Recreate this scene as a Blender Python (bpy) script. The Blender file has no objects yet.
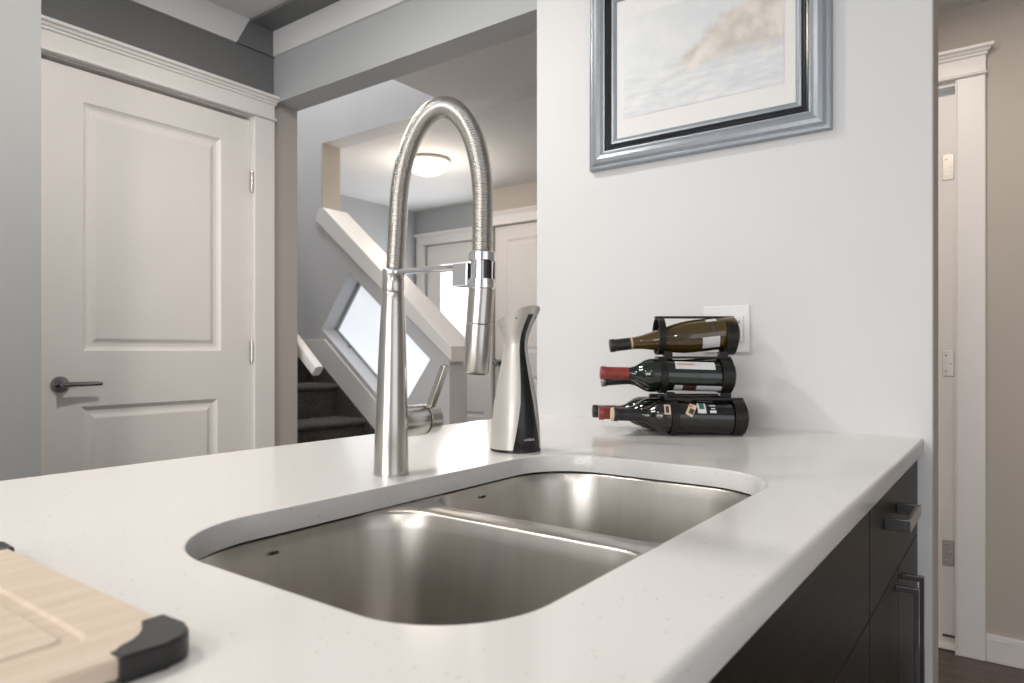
import bpy, bmesh, math, random
from mathutils import Vector, Matrix
random.seed(7)
PI = math.pi
scene = bpy.context.scene
C = scene.collection

# ------------------------------------------------------------------ camera, world, lights, exposure
TH = math.radians(36.36)
CA, SA = math.cos(TH), math.sin(TH)
cam = bpy.data.cameras.new('camera')
cam.sensor_width = 36.0
cam.lens = 36.0 * 686 / 1024
cam.shift_y = 11.5 / 1024
cam.clip_start = 0.02
cam.dof.use_dof = True
cam.dof.focus_distance = 1.25
cam.dof.aperture_fstop = 6.3
camo = bpy.data.objects.new('camera', cam)
camo.location = (0, 0, 1.105)
camo.rotation_euler = (PI/2, 0, TH - PI/2)
C.objects.link(camo)
scene.camera = camo

w = bpy.data.worlds.new('world')
scene.world = w
w.use_nodes = True
w.node_tree.nodes['Background'].inputs[0].default_value = (0.90, 0.94, 1.0, 1)
w.node_tree.nodes['Background'].inputs[1].default_value = 0.8

scene.view_settings.view_transform = 'Standard'
scene.view_settings.look = 'None'
scene.view_settings.exposure = 0.17
scene.view_settings.gamma = 1.0
scene.view_settings.use_curve_mapping = False
scene.cycles.use_denoising = True
scene.cycles.max_bounces = 10
scene.cycles.diffuse_bounces = 5
scene.cycles.sample_clamp_indirect = 6.0
scene.cycles.caustics_reflective = False
scene.cycles.caustics_refractive = False

def area(name, loc, direction, sx, sy, power, col=(1, 1, 1)):
    l = bpy.data.lights.new(name, 'AREA')
    l.shape = 'RECTANGLE'; l.size = sx; l.size_y = sy; l.energy = power; l.color = col
    o = bpy.data.objects.new(name, l)
    o.location = loc
    o.rotation_euler = Vector(direction).to_track_quat('-Z', 'Y').to_euler()
    C.objects.link(o)
    return o
def disk(name, loc, r, power, col):
    l = bpy.data.lights.new(name, 'AREA')
    l.shape = 'DISK'; l.size = 2*r; l.energy = power; l.color = col
    o = bpy.data.objects.new(name, l); o.location = loc
    C.objects.link(o)
    return o
# daylight through the two kitchen windows behind the camera
area('window_daylight', (-3.12, 0.2, 1.45), (1, 0, 0), 2.5, 1.5, 62, (1.0, 0.985, 0.98))
area('patio_daylight', (-0.6, -2.32, 1.15), (0, 1, 0), 2.2, 2.0, 7, (0.99, 0.98, 1.0))
# recessed ceiling lamps of the kitchen
for i, (x, y) in enumerate(((-1.6, -0.9), (-1.6, 1.1), (-0.25, 1.55), (0.95, 1.55))):
    disk('recessed_lamp_light', (x, y, 2.475), 0.07, 12.5, (1.0, 0.95, 0.89))
# daylight falling down the stairwell from the upper floor
area('stairwell_daylight', (2.15, 3.3, 4.4), (0.25, 0, -1), 0.5, 1.6, 72, (1.0, 0.985, 0.96))
# daylight through the glazed front door
area('front_door_daylight', (4.43, 3.775, 1.44), (-1, 0, 0), 0.56, 0.82, 11, (0.95, 0.97, 1.0))
# lamp of the side hall
disk('side_hall_light', (2.25, 0.25, 2.34), 0.14, 7, (1.0, 0.88, 0.76))

# ------------------------------------------------------------------ materials
M = {}
def mat(name, col, rough=0.5, metal=0.0, noise=0.0, nscale=20.0, bump=0.0, bscale=200.0, coat=0.0, spec=0.5, stretch=None, col2=None, aniso=0.0, trans=0.0, emis=None, estr=0.0):
    m = bpy.data.materials.new(name); m.use_nodes = True
    nt = m.node_tree; b = nt.nodes['Principled BSDF']
    b.inputs['Base Color'].default_value = (*col, 1)
    b.inputs['Roughness'].default_value = rough
    b.inputs['Metallic'].default_value = metal
    b.inputs['Specular IOR Level'].default_value = spec
    b.inputs['Coat Weight'].default_value = coat
    b.inputs['Coat Roughness'].default_value = 0.05
    b.inputs['Anisotropic'].default_value = aniso
    b.inputs['Transmission Weight'].default_value = trans
    if emis:
        b.inputs['Emission Color'].default_value = (*emis, 1)
        b.inputs['Emission Strength'].default_value = estr
    tc = nt.nodes.new('ShaderNodeTexCoord')
    mp = nt.nodes.new('ShaderNodeMapping')
    nt.links.new(tc.outputs['Object'], mp.inputs[0])
    if stretch: mp.inputs['Scale'].default_value = stretch
    if noise or col2:
        n = nt.nodes.new('ShaderNodeTexNoise'); n.inputs['Scale'].default_value = nscale; n.inputs['Detail'].default_value = 5
        nt.links.new(mp.outputs[0], n.inputs['Vector'])
        r = nt.nodes.new('ShaderNodeValToRGB')
        r.color_ramp.elements[0].position = 0.3; r.color_ramp.elements[1].position = 0.7
        c2 = col2 or tuple(max(0, x*(1-noise)) for x in col)
        r.color_ramp.elements[0].color = (*c2, 1); r.color_ramp.elements[1].color = (*col, 1)
        nt.links.new(n.outputs[0], r.inputs[0]); nt.links.new(r.outputs[0], b.inputs['Base Color'])
    if bump:
        n2 = nt.nodes.new('ShaderNodeTexNoise'); n2.inputs['Scale'].default_value = bscale; n2.inputs['Detail'].default_value = 3
        nt.links.new(mp.outputs[0], n2.inputs['Vector'])
        bp = nt.nodes.new('ShaderNodeBump'); bp.inputs['Strength'].default_value = bump; bp.inputs['Distance'].default_value = 0.001
        nt.links.new(n2.outputs[0], bp.inputs['Height']); nt.links.new(bp.outputs[0], b.inputs['Normal'])
    M[name] = m
    return m
mat('wall_pale', (0.70, 0.705, 0.71), 0.65, noise=0.03, nscale=3, bump=0.15, bscale=300)
mat('wall_grey', (0.42, 0.435, 0.447), 0.65, noise=0.03, nscale=3, bump=0.15, bscale=300)
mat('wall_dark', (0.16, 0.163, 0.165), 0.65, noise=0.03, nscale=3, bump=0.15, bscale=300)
mat('wall_taupe', (0.46, 0.425, 0.40), 0.65, noise=0.03, nscale=3, bump=0.15, bscale=300)
mat('wall_stairs', (0.62, 0.62, 0.63), 0.65, noise=0.03, nscale=3, bump=0.15, bscale=300)
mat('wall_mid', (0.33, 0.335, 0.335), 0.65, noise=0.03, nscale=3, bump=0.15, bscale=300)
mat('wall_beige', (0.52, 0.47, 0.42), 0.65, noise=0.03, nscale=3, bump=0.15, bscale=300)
mat('ceiling_white', (0.72, 0.72, 0.72), 0.8, noise=0.03, nscale=8, bump=0.4, bscale=150)
mat('white_paint', (0.82, 0.795, 0.775), 0.38, noise=0.02, nscale=5)
mat('trim_white', (0.82, 0.80, 0.785), 0.38, noise=0.02, nscale=5)
mat('steel', (0.56, 0.54, 0.51), 0.23, 1.0, noise=0.06, nscale=30, stretch=(1, 1, 0.05), bump=0.05, bscale=400)
mat('steel_sink', (0.57, 0.545, 0.51), 0.34, 1.0, noise=0.10, nscale=40, stretch=(1, 1, 0.04), bump=0.12, bscale=300)
mat('chrome', (0.75, 0.75, 0.76), 0.10, 1.0)
mat('dark_chrome', (0.30, 0.30, 0.31), 0.18, 1.0)
mat('satin_nickel', (0.55, 0.52, 0.48), 0.32, 1.0)
mat('espresso', (0.024, 0.019, 0.016), 0.42, spec=0.22, noise=0.75, nscale=26, stretch=(0.10, 1, 2.5), bump=0.15, bscale=60)
mat('cabinet_inside', (0.10, 0.085, 0.075), 0.6)
mat('black_rubber', (0.016, 0.016, 0.017), 0.42, bump=0.1, bscale=300)
mat('black_plastic', (0.010, 0.010, 0.011), 0.22)
mat('rack_black', (0.014, 0.012, 0.011), 0.36, spec=0.3)
mat('mark_dark', (0.05, 0.045, 0.04), 0.5)
mat('mark_white', (0.75, 0.75, 0.75), 0.5)
mat('silver_plastic', (0.64, 0.62, 0.58), 0.38, 0.48, noise=0.03, nscale=200)
mat('bamboo', (0.70, 0.59, 0.48), 0.5, col2=(0.62, 0.50, 0.385), nscale=7, stretch=(1.2, 14, 14), bump=0.08, bscale=80)
mat('glass_green', (0.006, 0.012, 0.008), 0.04, coat=0.6)
mat('glass_olive', (0.085, 0.052, 0.010), 0.05, coat=0.7, col2=(0.05, 0.031, 0.008), nscale=9)
mat('glass_black', (0.008, 0.008, 0.008), 0.10, coat=0.4)
mat('capsule_red', (0.30, 0.055, 0.05), 0.32, 0.25, noise=0.2, nscale=60)
mat('capsule_dark', (0.018, 0.018, 0.018), 0.35, noise=0.3, nscale=80)
mat('cork_cream', (0.66, 0.54, 0.38), 0.7)
mat('label_white', (0.66, 0.66, 0.67), 0.55, noise=0.10, nscale=160, stretch=(1, 1, 0.2))
mat('label_maroon', (0.10, 0.03, 0.03), 0.5, noise=0.4, nscale=160)
mat('label_tan', (0.62, 0.48, 0.34), 0.5)
mat('label_orange', (0.55, 0.17, 0.08), 0.5)
mat('label_green', (0.03, 0.13, 0.06), 0.5)
mat('label_gold', (0.55, 0.42, 0.22), 0.4, 0.3)
mat('frame_silver', (0.33, 0.365, 0.40), 0.35, 0.35, noise=0.10, nscale=25)
mat('frame_black', (0.015, 0.016, 0.019), 0.25)
mat('mat_board', (0.80, 0.79, 0.78), 0.85, noise=0.02, nscale=60)
mat('outlet_white', (0.80, 0.80, 0.80), 0.35)
mat('carpet', (0.10, 0.088, 0.084), 0.95, noise=0.5, nscale=60, bump=0.8, bscale=350)
mat('dark_floor', (0.085, 0.062, 0.050), 0.4, noise=0.4, nscale=6, stretch=(0.3, 5, 1))
mat('plank_wood', (0.125, 0.092, 0.075), 0.38, col2=(0.070, 0.050, 0.041), nscale=7, stretch=(14, 1.0, 1), bump=0.1, bscale=60)
mat('lamp_glass', (0.9, 0.85, 0.78), 0.4, emis=(1.0, 0.90, 0.78), estr=4.5)
mat('day_glass', (0.85, 0.88, 0.92), 0.3, emis=(0.93, 0.96, 1.0), estr=1.25)
mat('frost_glass', (0.75, 0.78, 0.82), 0.4, emis=(0.90, 0.94, 1.0), estr=0.64)
mat('gap_black', (0.01, 0.01, 0.01), 0.8)
# speckled quartz
m = mat('quartz', (0.77, 0.755, 0.735), 0.15, coat=0.0, spec=0.4)
nt = m.node_tree; b = nt.nodes['Principled BSDF']
tc = nt.nodes.new('ShaderNodeTexCoord')
vo = nt.nodes.new('ShaderNodeTexVoronoi'); vo.inputs['Scale'].default_value = 110
n1 = nt.nodes.new('ShaderNodeTexNoise'); n1.inputs['Scale'].default_value = 45; n1.inputs['Detail'].default_value = 6
nt.links.new(tc.outputs['Object'], vo.inputs['Vector']); nt.links.new(tc.outputs['Object'], n1.inputs['Vector'])
mx = nt.nodes.new('ShaderNodeMath'); mx.operation = 'MULTIPLY'
rp = nt.nodes.new('ShaderNodeValToRGB'); rp.color_ramp.elements[0].position = 0.10; rp.color_ramp.elements[1].position = 0.17
rp.color_ramp.elements[0].color = (0.60, 0.565, 0.52, 1); rp.color_ramp.elements[1].color = (0.80, 0.787, 0.765, 1)
ad = nt.nodes.new('ShaderNodeMath'); ad.operation = 'ADD'
rn = nt.nodes.new('ShaderNodeMapRange'); rn.inputs[1].default_value = 0.44; rn.inputs[2].default_value = 0.60; rn.inputs[3].default_value = 0.0; rn.inputs[4].default_value = 0.4
nt.links.new(n1.outputs[0], rn.inputs[0]); nt.links.new(rn.outputs[0], ad.inputs[0]); nt.links.new(vo.outputs['Distance'], ad.inputs[1])
nt.links.new(ad.outputs[0], rp.inputs[0]); nt.links.new(rp.outputs[0], b.inputs['Base Color'])
# soft pastel print: generic hazy shore and water
m = mat('pastel_print', (0.7, 0.7, 0.7), 0.5)
nt = m.node_tree; b = nt.nodes['Principled BSDF']
tc = nt.nodes.new('ShaderNodeTexCoord'); sp = nt.nodes.new('ShaderNodeSeparateXYZ')
nt.links.new(tc.outputs['Object'], sp.inputs[0])
mpz = nt.nodes.new('ShaderNodeMapping'); mpz.inputs['Scale'].default_value = (1, 9, 40)
nt.links.new(tc.outputs['Object'], mpz.inputs[0])
na = nt.nodes.new('ShaderNodeTexNoise'); na.inputs['Scale'].default_value = 1.6; na.inputs['Detail'].default_value = 6
nt.links.new(mpz.outputs[0], na.inputs['Vector'])
nb = nt.nodes.new('ShaderNodeTexNoise'); nb.inputs['Scale'].default_value = 16; nb.inputs['Detail'].default_value = 8
nt.links.new(tc.outputs['Object'], nb.inputs['Vector'])
def ramp(nt, stops):
    r = nt.nodes.new('ShaderNodeValToRGB')
    r.color_ramp.elements[0].position, r.color_ramp.elements[0].color = stops[0][0], (*stops[0][1], 1)
    r.color_ramp.elements[1].position, r.color_ramp.elements[1].color = stops[1][0], (*stops[1][1], 1)
    for p, c in stops[2:]:
        e = r.color_ramp.elements.new(p); e.color = (*c, 1)
    return r
water = ramp(nt, [(0.35, (0.60, 0.63, 0.66)), (0.68, (0.76, 0.77, 0.78))])
nt.links.new(na.outputs[0], water.inputs[0])
sky = ramp(nt, [(0.35, (0.66, 0.69, 0.71)), (0.7, (0.74, 0.75, 0.76))])
nt.links.new(nb.outputs[0], sky.inputs[0])
hill = ramp(nt, [(0.34, (0.52, 0.48, 0.43)), (0.62, (0.76, 0.71, 0.66))])
nt.links.new(nb.outputs[0], hill.inputs[0])
def math_n(op, a, b_=None):
    n = nt.nodes.new('ShaderNodeMath'); n.operation = op
    for k, v in ((0, a), (1, b_)):
        if v is None: continue
        if isinstance(v, (int, float)): n.inputs[k].default_value = v
        else: nt.links.new(v, n.inputs[k])
    return n.outputs[0]
def mixc(fac, a, c):
    n = nt.nodes.new('ShaderNodeMix'); n.data_type = 'RGBA'
    nt.links.new(fac, n.inputs[0]); nt.links.new(a, n.inputs[6]); nt.links.new(c, n.inputs[7])
    return n.outputs[2]
def step_n(v, lo, hi):
    n = nt.nodes.new('ShaderNodeMapRange'); n.inputs[1].default_value = lo; n.inputs[2].default_value = hi
    nt.links.new(v, n.inputs[0]); return n.outputs[0]
nz = math_n('MULTIPLY', math_n('SUBTRACT', nb.outputs[0], 0.5), 0.10)
up = math_n('ADD', sp.outputs[2], nz)                        # object z, wobbly
upslope = math_n('ADD', up, math_n('MULTIPLY', sp.outputs[1], 0.75))   # hill rises to the right
base = mixc(step_n(up, -0.035, -0.005), water.outputs[0], sky.outputs[0])
onhill = math_n('MULTIPLY', math_n('SUBTRACT', 1.0, step_n(upslope, 0.0, 0.03)), step_n(up, -0.06, -0.02))
nt.links.new(mixc(onhill, base, hill.outputs[0]), b.inputs['Base Color'])

# ------------------------------------------------------------------ helpers
def obj(name, bm, material, parent=None, loc=None, smooth=False, flat=1e9):
    me = bpy.data.meshes.new(name)
    bmesh.ops.recalc_face_normals(bm, faces=bm.faces)
    bm.to_mesh(me); bm.free()
    me.materials.append(M[material])
    if smooth:
        for p in me.polygons: p.use_smooth = True
        if smooth is not True:
            me.set_sharp_from_angle(angle=smooth)
            # keep large flat faces flat next to small rounded-over ones
            by_edge = {}
            for p in me.polygons:
                for k_ in p.edge_keys: by_edge.setdefault(k_, []).append(p)
            att = me.attributes.get('sharp_edge') or me.attributes.new('sharp_edge', 'BOOLEAN', 'EDGE')
            for e in me.edges:
                ps = by_edge.get(tuple(sorted(e.vertices)), ())
                if len(ps) == 2:
                    a_, b2 = ps[0].area, ps[1].area
                    if max(a_, b2) > 3*min(a_, b2) and ps[0].normal.dot(ps[1].normal) < 0.99985 and (flat is None or max(a_, b2) > flat):
                        att.data[e.index].value = True
    o = bpy.data.objects.new(name, me)
    if loc is not None: o.location = loc
    if parent is not None: o.parent = parent
    C.objects.link(o)
    return o
def tag(o, label, cat, group=None, kind=None):
    o['label'] = label
    if cat: o['category'] = cat
    if group: o['group'] = group
    if kind: o['kind'] = kind
    return o
def thing(name, label, cat, loc=(0, 0, 0), rotz=0, group=None, kind=None):
    o = bpy.data.objects.new(name, None); C.objects.link(o)
    o.empty_display_size = 0.05
    o.location = loc; o.rotation_euler = (0, 0, rotz)
    return tag(o, label, cat, group, kind)
def bx(bm, x0, x1, y0, y1, z0, z1, bev=0.0, seg=2):
    vs = [bm.verts.new(p) for p in ((x0,y0,z0),(x1,y0,z0),(x1,y1,z0),(x0,y1,z0),(x0,y0,z1),(x1,y0,z1),(x1,y1,z1),(x0,y1,z1))]
    fs = [bm.faces.new([vs[i] for i in f]) for f in ((0,3,2,1),(4,5,6,7),(0,1,5,4),(1,2,6,5),(2,3,7,6),(3,0,4,7))]
    if bev:
        es = {e for f in fs for e in f.edges}
        bmesh.ops.bevel(bm, geom=list(es), offset=bev, segments=seg, profile=0.5, affect='EDGES')
def box(name, dims, material, parent=None, bev=0.0, loc=None):
    bm = bmesh.new(); bx(bm, *dims, bev=bev)
    return obj(name, bm, material, parent, loc, smooth=math.radians(40) if bev else False, flat=None)
def struct(name, dims, material, label, cat=None, bev=0.0):
    o = box(name, dims, material, bev=bev)
    return tag(o, label, cat or name.split('_')[0], kind='structure')
def loft(bm, rings, cap0=True, cap1=True, closed=True):
    V = [[bm.verts.new(p) for p in r] for r in rings]
    n = len(V[0])
    for a, c in zip(V[:-1], V[1:]):
        for i in range(n if closed else n-1):
            j = (i+1) % n
            bm.faces.new((a[i], a[j], c[j], c[i]))
    if cap0: bm.faces.new(V[0][::-1])
    if cap1: bm.faces.new(V[-1])
    return V
def lathe(bm, prof, n=32, axis=None, cap=True):
    """prof: (r, h) pairs about local Z"""
    rings = [[(r*math.cos(2*PI*i/n), r*math.sin(2*PI*i/n), h) for i in range(n)] for r, h in prof]
    if axis is not None:
        rings = [[tuple(axis @ Vector(p)) for p in r] for r in rings]
    loft(bm, rings, cap, cap)
def frame_at(p, direction):
    q = Vector(direction).to_track_quat('Z', 'Y')
    return Matrix.Translation(Vector(p)) @ q.to_matrix().to_4x4()
def rrect(x0, x1, y0, y1, r, k=8):
    """rounded rectangle; r one radius or four (back right, back left, front left, front right)"""
    pts = []
    a_, b_, c_, d_ = r if isinstance(r, (tuple, list)) else (r, r, r, r)
    for cx, cy, a0, r in ((x1-a_, y1-a_, 0, a_), (x0+b_, y1-b_, PI/2, b_), (x0+c_, y0+c_, PI, c_), (x1-d_, y0+d_, 1.5*PI, d_)):
        for i in range(k+1):
            a = a0 + PI/2*i/k
            pts.append((cx + r*math.cos(a), cy + r*math.sin(a)))
    return pts
def prism(bm, poly, h0, h1, plane='XY', bev=0.0):
    """extrude a polygon; plane XY -> along Z, YZ -> along X, XZ -> along Y"""
    def P(a, b_, h):
        return {'XY': (a, b_, h), 'YZ': (h, a, b_), 'XZ': (a, h, b_)}[plane]
    A = [bm.verts.new(P(a, b_, h0)) for a, b_ in poly]; B = [bm.verts.new(P(a, b_, h1)) for a, b_ in poly]
    n = len(poly)
    fs = [bm.faces.new(A[::-1]), bm.faces.new(B)]
    for i in range(n):
        fs.append(bm.faces.new((A[i], A[(i+1) % n], B[(i+1) % n], B[i])))
    if bev:
        es = {e for f in fs[:2] for e in f.edges}
        bmesh.ops.bevel(bm, geom=list(es), offset=bev, segments=2, profile=0.5, affect='EDGES')
def prism_o(name, poly, h0, h1, plane, material, parent=None, bev=0.0, loc=None):
    bm = bmesh.new(); prism(bm, poly, h0, h1, plane, bev)
    return obj(name, bm, material, parent, loc, smooth=math.radians(35) if bev else False, flat=None)
def text_obj(name, body, size, material, parent, matrix):
    cu = bpy.data.curves.new(name, 'FONT'); cu.body = body; cu.size = size; cu.align_x = 'CENTER'; cu.align_y = 'CENTER'; cu.extrude = 0.0002
    t = bpy.data.objects.new(name, cu); C.objects.link(t)
    dg = bpy.context.evaluated_depsgraph_get()
    me = bpy.data.meshes.new_from_object(t.evaluated_get(dg))
    bpy.data.objects.remove(t); bpy.data.curves.remove(cu)
    me.materials.clear(); me.materials.append(M[material])
    o = bpy.data.objects.new(name, me); C.objects.link(o)
    o.parent = parent; o.matrix_local = matrix
    return o

XW = 1.767          # picture wall plane
YD = 2.572          # door wall plane
ZC = 0.915          # countertop height

# ------------------------------------------------------------------ structure: kitchen
fl = struct('floor', (-3.3, 4.7, -2.5, 4.6, -0.1, -0.012), 'dark_floor', 'dark brown wood floor running through the hall beside the kitchen', 'floor')
# planks of the side hall floor, laid along Y
pw, pl = 0.127, 1.1
k = 0
x = 1.89
row = 0
plank_mesh = None
while x < 3.0:
    y = -1.35 + (row * 0.37) % 0.9 - 0.6
    while y < 1.9:
        y0, y1 = max(y, -2.2), min(y + pl, 1.9)
        if y1 - y0 > 0.05:
            box('plank', (x + 0.0008, min(x + pw, 3.0) - 0.0008, y0 + 0.0008, y1 - 0.0008, -0.012, 0.0), 'plank_wood', fl, bev=0.0015)
        y += pl
    x += pw; row += 1
struct('ceiling_kitchen', (-3.3, 1.83, -2.5, 2.7, 2.49, 2.6), 'ceiling_white', 'white textured kitchen ceiling high above the grey beam', 'ceiling')
struct('wall_picture', (XW, XW+0.12, 0.151, 1.204, 0, 2.6), 'wall_pale', 'pale grey wall holding the framed picture behind the wine bottles', 'wall')
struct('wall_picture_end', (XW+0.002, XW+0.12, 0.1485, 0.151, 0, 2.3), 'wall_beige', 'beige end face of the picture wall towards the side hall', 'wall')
struct('beam', (XW, XW+0.12, 1.204, YD, 2.177, 2.6), 'wall_grey', 'blue grey dropped beam spanning above the opening to the stairs', 'beam')
struct('wall_hall_header', (XW, XW+0.12, -2.5, 0.151, 2.3, 2.6), 'wall_pale', 'pale header wall above the side hall passage', 'wall')
# door wall, with the door opening X 0.886..1.664
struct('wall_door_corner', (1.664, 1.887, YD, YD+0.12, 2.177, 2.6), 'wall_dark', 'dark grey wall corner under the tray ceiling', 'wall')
wd = struct('wall_door', (1.664, 1.887, YD, YD+0.12, 0, 2.177), 'wall_taupe', 'taupe grey wall strip right of the panelled pantry door', 'wall')
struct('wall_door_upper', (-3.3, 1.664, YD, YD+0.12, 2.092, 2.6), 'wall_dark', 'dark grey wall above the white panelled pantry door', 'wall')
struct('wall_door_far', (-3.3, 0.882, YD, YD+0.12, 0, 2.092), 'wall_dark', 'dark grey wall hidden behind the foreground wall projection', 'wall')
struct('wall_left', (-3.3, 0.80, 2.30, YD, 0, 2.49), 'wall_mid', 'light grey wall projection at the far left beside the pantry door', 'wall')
# pale upper band of the tray ceiling with dark boards painting in its shaded corner
tag(prism_o('trim_1', [(0.80, 2.372), (1.586, 2.372), (1.646, 2.489), (0.80, 2.489)], YD-0.012, YD, 'XZ', 'ceiling_white'), 'pale band along the wall top above the pantry door', 'trim', kind='structure')
tag(prism_o('shade_board_wall', [(1.588, 2.372), (XW, 2.372), (XW, 2.489), (1.648, 2.489)], YD-0.012, YD, 'XZ', 'wall_dark'), 'dark grey board painting corner shade where beam meets the ceiling', 'trim', kind='structure')
struct('trim_3', (XW-0.012, XW, 1.204, YD-0.013, 2.372, 2.489), 'ceiling_white', 'bright white band along the top of the grey beam', 'trim')
struct('trim_shade_4', (1.648, XW-0.013, -2.3, YD-0.013, 2.478, 2.4895), 'wall_dark', 'dark grey strip painting shade on the ceiling parallel to the beam', 'trim')  # ceiling shade beside the beam, put in as a thin dark strip
# walls behind the camera, with window openings
def wall_with_hole(name, along, pos, t, a0, a1, h0, h1, z1, material, label, lo, hi):
    bm = bmesh.new()
    for (u0, u1, z0_, z1_) in ((lo, a0, 0, z1), (a1, hi, 0, z1), (a0, a1, 0, h0), (a0, a1, h1, z1)):
        if u1 - u0 < 1e-4 or z1_ - z0_ < 1e-4: continue
        if along == 'Y': bx(bm, pos, pos+t, u0, u1, z0_, z1_)
        else: bx(bm, u0, u1, pos, pos+t, z0_, z1_)
    return tag(obj(name, bm, material), label, 'wall', kind='structure')
wall_with_hole('wall_back', 'Y', -3.3, 0.12, -1.05, 1.45, 0.7, 2.2, 2.6, 'wall_pale', 'pale wall with a wide window behind the camera', -2.5, 2.7)
wall_with_hole('wall_right', 'X', -2.5, 0.12, -1.7, 0.5, 0.12, 2.15, 2.6, 'wall_pale', 'pale wall with patio doors behind the camera', -3.3, 4.7)
def win(name, along, pos, a0, a1, z0, z1, label):
    root = thing(name, label, 'window', kind='structure')
    t = 0.05
    segs = [(a0, a0+t, z0, z1), (a1-t, a1, z0, z1), (a0+t, a1-t, z0, z0+t), (a0+t, a1-t, z1-t, z1), ((a0+a1)/2-0.025, (a0+a1)/2+0.025, z0+t, z1-t)]
    for s_ in segs:
        d = (pos, pos+0.06, s_[0], s_[1], s_[2], s_[3]) if along == 'Y' else (s_[0], s_[1], pos, pos+0.06, s_[2], s_[3])
        box('window_frame', d, 'trim_white', root)
    return root
win('window_1', 'Y', -3.27, -1.05, 1.45, 0.7, 2.2, 'wide white framed kitchen window behind the camera')
win('window_2', 'X', -2.47, -1.7, 0.5, 0.12, 2.15, 'white framed patio window behind the camera')

# ------------------------------------------------------------------ doors
def panel_door(root, wid, hgt, panels, material, thick=0.035):
    """front face at local y = 0 looking to -y, x 0..wid, z 0..hgt"""
    xs = sorted({0, wid, *[p[0] for p in panels], *[p[1] for p in panels]})
    zs = sorted({0, hgt, *[p[2] for p in panels], *[p[3] for p in panels]})
    bm = bmesh.new()
    for a, c in zip(xs[:-1], xs[1:]):
        for e, f_ in zip(zs[:-1], zs[1:]):
            if any(p[0] <= a and c <= p[1] and p[2] <= e and f_ <= p[3] for p in panels): continue
            bm.faces.new([bm.verts.new(q) for q in ((a,0,e),(c,0,e),(c,0,f_),(a,0,f_))])
    bmesh.ops.remove_doubles(bm, verts=bm.verts, dist=1e-5)
    bd = [e for e in bm.edges if e.is_boundary]
    outer = [e for e in bd if all(abs(v.co.x) < 1e-5 for v in e.verts) or all(abs(v.co.x-wid) < 1e-5 for v in e.verts) or all(abs(v.co.z) < 1e-5 for v in e.verts) or all(abs(v.co.z-hgt) < 1e-5 for v in e.verts)]
    r = bmesh.ops.extrude_edge_only(bm, edges=outer)
    for v in r['geom']:
        if isinstance(v, bmesh.types.BMVert): v.co.y = thick
    slab = obj('slab', bm, material, root)
    for (a, c, e, f_) in panels:
        bm = bmesh.new()
        rings = []
        for ins, d in ((0, 0), (0.006, 0.006), (0.014, 0.0105), (0.024, 0.011), (0.030, 0.010), (0.042, 0.004), (0.046, 0.0035)):
            rings.append([(a+ins, d, e+ins), (c-ins, d, e+ins), (c-ins, d, f_-ins), (a+ins, d, f_-ins)])
        loft(bm, rings, False, True)
        obj('panel', bm, material, root)
    return slab
def hinge(root, x, z, h=0.088):
    hg = box('hinge', (x-0.006, x+0.006, -0.010, 0.004, z-h/2, z+h/2), 'satin_nickel', root, bev=0.003)
    bm = bmesh.new()
    for i in range(3):
        lathe(bm, [(0.0065, z-h/2+i*h/3+0.001), (0.0065, z-h/2+(i+1)*h/3-0.001)], 12, Matrix.Translation((x, -0.009, 0)))
    obj('knuckle', bm, 'satin_nickel', hg)

d1 = thing('door_1', 'white two panel pantry door with dark lever handle, slightly in shade', 'door', (0.890, 2.576, 0.008), kind='structure')
panel_door(d1, 0.766, 2.064, [(0.131, 0.637, 1.105, 1.958), (0.126, 0.622, 0.20, 0.914)], 'white_paint')
hinge(d1, 0.770, 1.81); hinge(d1, 0.770, 1.10); hinge(d1, 0.770, 0.28)
bm = bmesh.new()
A = Matrix.Translation((0.060, 0, 0.992)) @ Matrix.Rotation(PI/2, 4, 'X')
lathe(bm, [(0.027, 0.0), (0.027, 0.006), (0.0245, 0.010), (0.012, 0.0105)], 32, A)
hd = obj('lever_handle', bm, 'dark_chrome', d1, smooth=math.radians(40))
bm = bmesh.new()
lathe(bm, [(0.010, 0.010), (0.010, 0.042), (0.008, 0.046)], 20, A)
obj('spindle', bm, 'dark_chrome', hd, smooth=math.radians(40))
bm = bmesh.new()
rings = []
for t, hw, hh in ((0.0, 0.009, 0.010), (0.02, 0.007, 0.0095), (0.06, 0.0055, 0.008), (0.11, 0.005, 0.0075), (0.125, 0.004, 0.006)):
    rings.append([(0.052+t, -0.042+0.006*math.sin(t*20) + hw*math.cos(a), 0.992 + hh*math.sin(a)) for a in [2*PI*i/16 for i in range(16)]])
loft(bm, rings)
obj('lever', bm, 'dark_chrome', hd, smooth=math.radians(50))

def casing_head(root, x0, x1, z0, y, material='trim_white', crown=0.022, flush=None):
    """craftsman head casing with stepped crown, local coords, face at y"""
    e1 = flush if flush is not None else x1
    bm = bmesh.new(); bx(bm, x0-0.006, min(x1+0.006, e1+0.004), y-0.030, y, z0, z0+0.012, bev=0.003); obj('bead', bm, material, root, smooth=math.radians(40))
    bm = bmesh.new(); bx(bm, x0, x1, y-0.020, y, z0+0.012, z0+0.068, bev=0.001); obj('head_board', bm, material, root)
    prof = [(0.0, 0.068), (0.022, 0.068), (0.026, 0.072), (0.026, 0.078), (0.032, 0.080), (0.036, 0.088), (0.045, 0.092), (0.046, 0.102), (0.0, 0.102)]
    bm = bmesh.new()
    def ring(xa, sgn):
        return [(xa + sgn*max(0, d-0.020), y-d, z0+h) for d, h in prof]
    R1 = ring(x1, 1)
    if flush is not None: R1 = [(min(p[0], flush), p[1], p[2]) for p in R1]
    loft(bm, [ring(x0, -1), R1])
    obj('crown', bm, material, root)

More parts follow.
